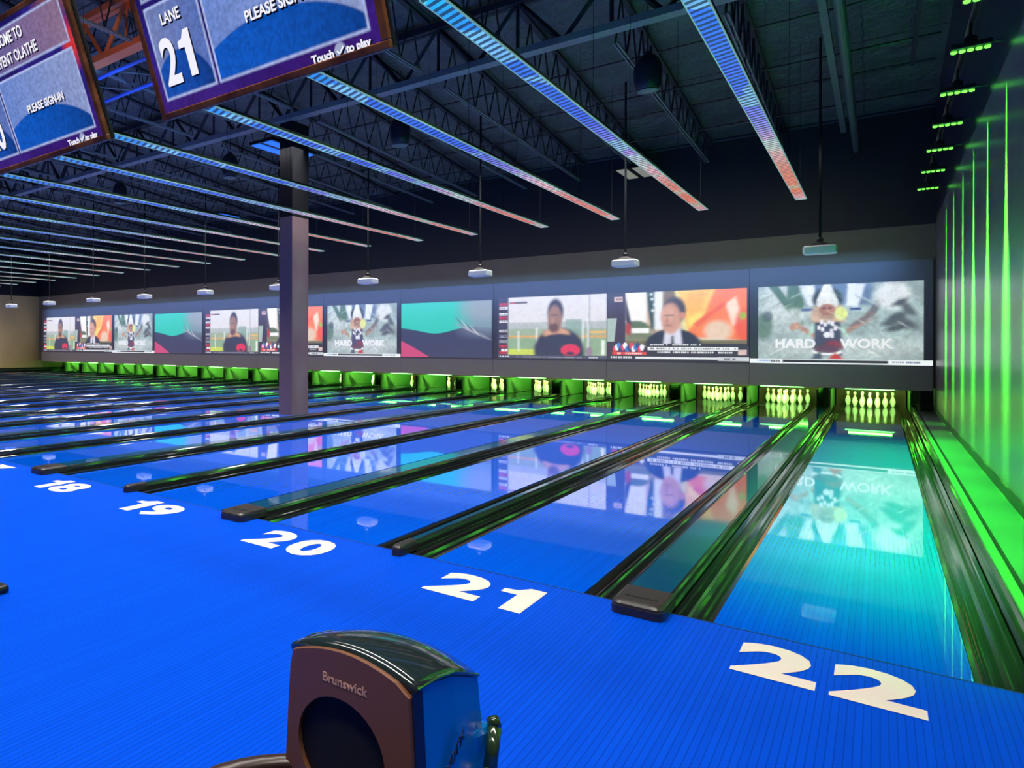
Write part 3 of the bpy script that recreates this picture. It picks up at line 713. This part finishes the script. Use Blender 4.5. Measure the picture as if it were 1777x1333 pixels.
# pipe run on the right
q = MB(); q.tube((-.22, -3, 6.05), (-.22, 15.6, 6.05), .065, 12); tag(q.build('sprinkler_pipe', M_pipe, smooth=False), 'thick grey green pipe running under the roof near the right wall', 'pipe')
q = MB(); q.box(-.45, -.36, -3, 14.0, 6.1, 6.2); tag(q.build('cable_conduit', M_pipe), 'square grey conduit running beside the thick pipe', 'conduit')
q = MB(); q.box(.60, .66, -3, 12.0, 6.62, 6.68); tag(q.build('ceiling_rail', M_steel), 'thin dark rail under the roof above the wall lights', 'rail')

# pendant speakers
sp0 = None
for k, (xx, yy, zz) in enumerate(((-2.87, 8.35, 5.94), (-7.86, 8.4, 5.94), (-12.9, 8.1, 5.95), (-17.9, 8.2, 5.95))):
    if k == 0:
        sp0 = thing('pendant_speaker', (xx, yy, zz), 'x', 'speaker', 'dark pendant speakers hanging from the roof')
        q = MB(); q.lathe([(.10, 0), (.15, .015), (.182, .06), (.208, .14), (.226, .25), (.228, .36), (.212, .46), (.178, .545), (.12, .61), (.05, .635)], 24); q.build('shell', M_speak, sp0, smooth=True)
        q = MB(); q.lathe([(.085, -.006), (.165, .004), (.172, .014), (.10, .002)], 24); q.build('rim', M_rim, sp0, smooth=True)
        q = MB(); q.lathe([(.06, .63), (.07, .65), (.03, .70)], 10); q.tube((0, 0, .69), (0, 0, roof_z(8.35)-5.95), .009, 6); q.build('hanging_cable', M_black, sp0)
        sp0['label'] = 'dark egg shaped pendant speaker, nearest the right wall'
    else: dup(sp0, (xx, yy, zz), 'dark pendant speaker hanging under the roof, %s from the right' % ORD[k+1])
# high bay fixtures
def bay(x_, y_, z_, lab, mt, k=1.0):
    t_ = thing('high_bay_light', (x_, y_, z_), lab, 'ceiling light')
    q = MB(); q.box(-.36, .36, -.80*k, .80*k, .02, .09); q.build('housing', M_black, t_)
    for s_ in (-.19, .19):
        q = MB(); q.box(s_-.12, s_+.12, -.77*k, .77*k, 0, .02); q.build('lamp_tube', mt, t_)
    for yy in (-.6*k, .6*k):
        q = MB(); q.tube((0, yy, .09), (0, yy, roof_z(y_)-z_), .004, 4); q.build('hanging_cable', M_black, t_)
bay(-10.70, 7.75, 6.2, 'blue glowing double tube fixture hanging just above the column', M_baytube)
bay(-4.75, 15.02, 6.12, 'dim pale louvred fixture under the roof near the back wall', M_bayoff, .75)
bay(-17.6, 12.35, 6.1, 'blue glowing double tube fixture far behind the column', M_baytube, .6)

# ------------------------------------------------------------------ green wall fixtures
t0 = None
for i, y in enumerate(YL):
    if i == 0:
        t0 = thing('wall_light', (XWR, y, 4.5), 'x', 'wall light', 'green lights in a row above the right wall')
        q = MB(); q.box(-.40, -.10, -.09, .09, .02, .07); q.lathe([(.05, .07), (.055, .13), (.02, .16)], 10, (-.25, 0, 0)); q.build('housing', M_black, t0, bevel=.008)
        for k in range(5):
            q = MB(); q.lathe([(.018, 0), (.024, .006), (.024, .022)], 10, (-.37+.06*k, 0, 0)); q.build('lamp', M_glens, t0)
        q = MB(); q.tube((-.12, 0, .05), (0, 0, .05), .012, 6); q.build('bracket', M_black, t0)
        q = MB(); q.tube((-.25, 0, .14), (-.25, 0, .30), .012, 6); q.build('hanger', M_black, t0)
        t0['label'] = 'green light above the right wall, nearest the approach'
    else: dup(t0, (XWR, y, 4.5), 'green light above the right wall, %s from the approach' % ORD[i+1])
q = MB(); q.tube((XWR-.25, -2, 4.80), (XWR-.25, 13.6, 4.80), .016, 8); q.tube((XWR-.21, -2, 4.83), (XWR-.21, 13.6, 4.83), .010, 6)
tag(q.build('light_pipe', M_black), 'thin black pipe that carries the green lights along the right wall', 'pipe')

# ------------------------------------------------------------------ overhead monitors
M_mpic = pic_mat('monitor_picture', (.02, .02, .04), .8, .15)
def mon_pic(lane21):
    p = Pic(220, 134, (40, 30, 110)); A = 1.23; B = .75
    X = lambda v: (v-.03)/(A-.06)
    Y = lambda v: (v-.03)/(B-.06)
    p.rect(0, 1, 0, 1, (44, 32, 120)); p.noise(8, .45); p.ell(.9, .0, .5, .25, (70, 30, 120), .9, .6); p.ell(.1, .0, .3, .3, (75, 40, 130), .9, .6)
    if not lane21:
        p.ell(X(1.16), Y(.48), .05, .14, (235, 60, 30), .9, .9); p.ell(X(1.1), Y(.68), .12, .12, (150, 90, 80), .9, .7)
    def box(x0, x1, y0, y1, c0, c1, c2, dome):
        p.rect(X(x0)-.007, X(x1)+.007, Y(y0)-.012, Y(y1)+.012, (185, 200, 250), .004)
        u0, u1, v0, v1 = X(x0), X(x1), Y(y0), Y(y1)
        inside = np.clip(np.minimum.reduce([(p.u-u0)/.003, (u1-p.u)/.003, (p.v-v0)/.005, (v1-p.v)/.005]), 0, 1)
        gx = np.clip((p.u-u0)/(u1-u0), 0, 1); gy = np.clip((p.v-v0)/(v1-v0), 0, 1)
        col = lin(c0)*(1-gx[..., None])+lin(c1)*gx[..., None]
        if dome:
            d = ((gx-.42)/.70)**2+((gy+.30)/.78)**2; k = np.clip((1-d)/.03+.5, 0, 1)[..., None]
            dc = lin(c2)*(.65+.55*gx[..., None])
            dc = lin(c2)*(1.15-.6*gx[..., None]*gx[..., None])
            col = col*(1-k)+dc*k
        p.c = p.c*(1-inside[..., None])+col*inside[..., None]
    box(.070, .385, .085, .455, (125, 140, 195), (95, 120, 195), (28, 80, 175), True)
    box(.415, 1.155, .085, .455, (115, 145, 220), (150, 165, 215), (20, 88, 190), True)
    box(.070, 1.155, .495, .690, (80, 90, 170), (150, 120, 150), (40, 60, 150), False)
    p.ell(X(.03+.6), Y(.49), .003, .003, (255, 255, 255)); p.noise(60, .22)
    p.ell(X(1.025), Y(.044), .022, .042, (170, 180, 215), .15)
    return p
def monitor(x_, n_, lab, pic, l21):
    tl = math.radians(21)
    t_ = thing('overhead_monitor', (x_, -2.50, 2.60), lab, 'monitor', 'monitors hanging over the approach')
    t_.rotation_euler = (tl, 0, 0)
    A, B = 1.23, .75
    q = MB(); q.box(0, A, .02, .05, 0, B); q.build('case', M_case, t_, bevel=.01)
    q = MB()
    for b_ in ((0, A, 0, .030), (0, A, B-.03, B), (0, .030, .03, B-.03), (A-.030, A, .03, B-.03)): q.box(b_[0], b_[1], -.006, .02, b_[2], b_[3])
    q.build('bezel', M_wood, t_, bevel=.004)
    me = pic_mesh(pic, A-.06, B-.06, 'screen', M_mpic)
    s_ = bpy.data.objects.new('screen', me); C.objects.link(s_); s_.parent = t_; s_.location = (.03, .0, .03)
    RX = Matrix.Rotation(math.pi/2, 4, 'X')
    def tx(st, size, x, z, sx=1.0, off=.0, al='CENTER'):
        text('screen_text', st, size, M_tshadow, s_, Matrix.Translation((x-.03+.006, -.0012, z-.03-.006)) @ RX, .0002, off+.0015, al, sx)
        text('screen_text', st, size, M_text, s_, Matrix.Translation((x-.03, -.0026, z-.03)) @ RX, .0003, off, al, sx)
    tx('LANE', .062, .215, .375, .82, .0012)
    if l21:
        for nm_, mt_, dx_, dz_, yy_ in (('screen_text', M_tshadow, .007, -.007, -.0012), ('screen_text', M_text, 0, 0, -.0026)):
            text(nm_, '2', .262, mt_, s_, Matrix.Translation((.150-.03+dx_, yy_, .138-.03+dz_)) @ RX, .0002, .007, 'CENTER', .78)
            q = MB(); q.add([(.222-.03+dx_+px_*.17, yy_-.0003, .141-.03+dz_+pz_*.186) for px_, pz_ in ONE], [tuple(range(8))]); q.build(nm_, mt_, s_)
    else: tx(str(n_), .262, .212, .135, .70, .007)
    tx('PLEASE SIGN-IN', .056, .80, .255, .92, .0015)
    tx('WELCOME TO', .075, .60, .615, .80, .0015); tx('MAINEVENT OLATHE', .075, .60, .520, .80, .0015)
    tx('Touch', .040, .945, .030, 1.0, .0015); tx('to play', .040, 1.105, .030, .95, .0015)
    tx('\u2713', .045, 1.026, .030, 1.0, .001)
    q = MB(); q.tube((A/2, .06, B-.05), (A/2, .06+math.sin(tl)*3.4, B+math.cos(tl)*3.4), .03, 10); 
    q = MB(); q.box(A/2-.12, A/2+.12, .09, .14, B*.45, B*.75); q.build('mount', M_black, t_)
    # drop pole kept vertical
    c_, s2 = math.cos(-tl), math.sin(-tl)
    def wl(dy, dz): return (A/2, dy*c_-dz*s2, dy*s2+dz*c_)
    q = MB(); q.tube(wl(-.09, .50), wl(-.09, 5.2), .025, 10); q.build('drop_pole', M_black, t_)
    return t_
monitor(-2.333, 21, 'blue overhead monitor reading LANE 21 and PLEASE SIGN-IN', mon_pic(True), True)
monitor(-2.773-1.225, 20, 'blue overhead monitor of lane 20, cut off at the left edge', mon_pic(False), False)

# ------------------------------------------------------------------ ball return
def ball_return(x_, lab):
    t_ = thing('ball_return', (x_, -2.72, 0), lab, 'ball return', 'ball returns on the approach')
    def arch(y, hw0, zb, hw1, zc, zm, n=12):
        pts = [(-hw0, y, zb), (hw0, y, zb)]
        for i in range(n+1):
            s = 1-2*i/n; pts.append((hw1*s, y, zc+(zm-zc)*(1-s*s)))
        return pts
    # body: widens downwards, rounded front to back
    yf = -.27
    rings = [arch(yf+.02, .245, .04, .205, .690, .735), arch(yf+.05, .248, .04, .210, .693, .739), arch(yf+.22, .250, .04, .207, .655, .705), arch(yf+.385, .256, .04, .200, .590, .635)]
    q = MB(); q.loft(rings); q.build('hood_body', M_hside, t_)
    # lower flared housing
    q = MB(); q.loft([[(-.22, .05, .04), (.22, .05, .04), (.22, .05, .46), (-.22, .05, .46)], [(-.24, .28, .04), (.24, .28, .04), (.225, .17, .44), (-.225, .17, .44)]]); q.build('rear_housing', M_hside, t_, bevel=.02)
    # front plate with a round ball mouth
    q = MB(); n = 40; zc_ = .455; rc = .148
    outer = []; inner = []
    op = arch(yf, .238, .06, .200, .688, .732, 16)
    def ray_hit(a):
        dx, dz = math.cos(a), math.sin(a); best = 9
        for i in range(len(op)):
            x0, _, z0 = op[i]; x1, _, z1 = op[(i+1) % len(op)]
            den = dx*(z1-z0)-dz*(x1-x0)
            if abs(den) < 1e-9: continue
            s = ((x0+.02)*(z1-z0)-(z0-zc_)*(x1-x0))/den; u_ = ((x0+.02)*dz-(z0-zc_)*dx)/den
            if s > 0 and -1e-6 <= u_ <= 1+1e-6: best = min(best, s)
        return best
    for i in range(n):
        a = 2*math.pi*i/n; k = ray_hit(a)
        outer.append((-.02+math.cos(a)*k, zc_+math.sin(a)*k)); inner.append((-.02+math.cos(a)*rc, zc_+math.sin(a)*rc))
    mk = lambda L_, y: [(a, y, b_) for a, b_ in L_]
    q.loft([mk(inner, yf+.018), mk(inner, yf-.004), mk([(a*.985+b_*0, b_) for a, b_ in outer], yf-.004), mk(outer, yf+.004), mk(outer, yf+.018)], cap=False)
    q.build('front_plate', M_hfront, t_)
    q = MB(); q.tube((-.02, yf+.012, zc_), (-.02, yf+.019, zc_), rc+.004, 32); q.build('ball_mouth', M_hhole, t_)
    # glossy top skin
    q = MB(); rr = []
    for y, k in ((yf+.012, 0), (yf+.05, .004), (yf+.12, -.004), (yf+.20, -.020), (yf+.28, -.045), (yf+.39, -.098)):
        pts = []
        for i in range(17):
            s = 1-2*i/16; hw = .212-(.012 if y > yf+.3 else 0); pts.append((hw*s, y, .694+.046*(1-s*s)+k))
        for i in range(16, -1, -1):
            s = 1-2*i/16; hw = .206-(.012 if y > yf+.3 else 0); pts.append((hw*s, y, .680+.046*(1-s*s)+k))
        rr.append(pts)
    q.loft(rr); q.build('top_cover', M_htop, t_, smooth=True)
    for sg in (-1, 1):
        q = MB()
        for a, b_ in zip(((.209, .02, .694), (.211, .12, .688), (.209, .22, .668)), ((.211, .12, .688), (.209, .22, .668), (.200, .39, .594))): q.tube((a[0]*sg, yf+a[1], a[2]), (b_[0]*sg, yf+b_[1], b_[2]), .005, 8)
        q.build('edge_trim', M_hfin, t_)
    q = MB(); q.loft([[(.243, yf+.004, .06), (.250, yf+.035, .06), (.214, yf+.035, .688), (.204, yf+.004, .688)], [(.246, yf+.004, .06), (.253, yf+.035, .06), (.217, yf+.035, .688), (.207, yf+.004, .688)]]); q.build('corner_strip', M_hedge, t_)
    # chrome fin sweeping down the side at the rear
    q = MB(); pts = [(.225, .165, .455), (.24, .15, .44), (.252, .09, .35), (.262, .0, .22), (.265, -.10, .06)]
    for a, b_ in zip(pts[:-1], pts[1:]): q.tube(a, b_, .020, 10)
    q.build('side_fin', M_hfin, t_, smooth=True)
    # base plinth
    q = MB(); q.box(-.27, .27, -.29, .36, 0, .05); q.build('base_plinth', M_black, t_, bevel=.02)
    # round-ended ball rack reaching out in front, on a pedestal
    q = MB(); ps = []
    for i in range(40):
        a = 2*math.pi*i/40; ps.append(Vector((-.04+.33*math.cos(a)*(1 if abs(math.cos(a)) < .9 else .98), -.62+.43*math.sin(a), .345)))
    cen = Vector((-.04, -.62, .345)); rr = []
    for i in range(41):
        d = (ps[i % 40]-cen).normalized(); rr.append([tuple(ps[i % 40]+d*math.cos(2*math.pi*k/10)*.03+Vector((0, 0, math.sin(2*math.pi*k/10)*.022))) for k in range(10)])
    q.loft(rr, cap=False)
    q.build('rack_rim', M_rack, t_, smooth=True)
    q = MB()
    for xx in (-.20, -.07, .07, .16): q.tube((xx-.02, -1.0, .33), (xx-.02, -.285, .33), .012, 8)
    q.build('rack_rails', M_rack, t_)
    q = MB(); q.loft([[(-.12, -.75, .05), (.08, -.75, .05), (.08, -.5, .05), (-.12, -.5, .05)], [(-.16, -.80, .32), (.12, -.80, .32), (.12, -.45, .32), (-.16, -.45, .32)]]); q.box(-.2, .16, -.82, -.42, 0, .05); q.build('pedestal', M_black, t_)
    text('maker_name', 'Brunswick', .036, M_copper, t_, Matrix.Translation((-.005, yf-.0045, .638)) @ Matrix.Rotation(math.pi/2, 4, 'X'), .0006, .0006)
    # slanted script on the blue side
    Mx = Matrix.Translation((.2285, -.15, .40)) @ Matrix.Rotation(math.radians(3.4), 4, 'Y') @ Matrix.Rotation(math.pi/2, 4, 'Z') @ Matrix.Rotation(math.pi/2, 4, 'X') @ Matrix.Rotation(math.radians(38), 4, 'Z')
    text('side_script', 'Frameworx', .062, M_print, t_, Mx, .0012, .001, shear=.4)
    return t_
ball_return(-.925, 'brown fronted ball return hood with blue side, in the foreground')
ball_return(-.925-PAIR, 'ball return at the left edge, only its dark base corner in view')
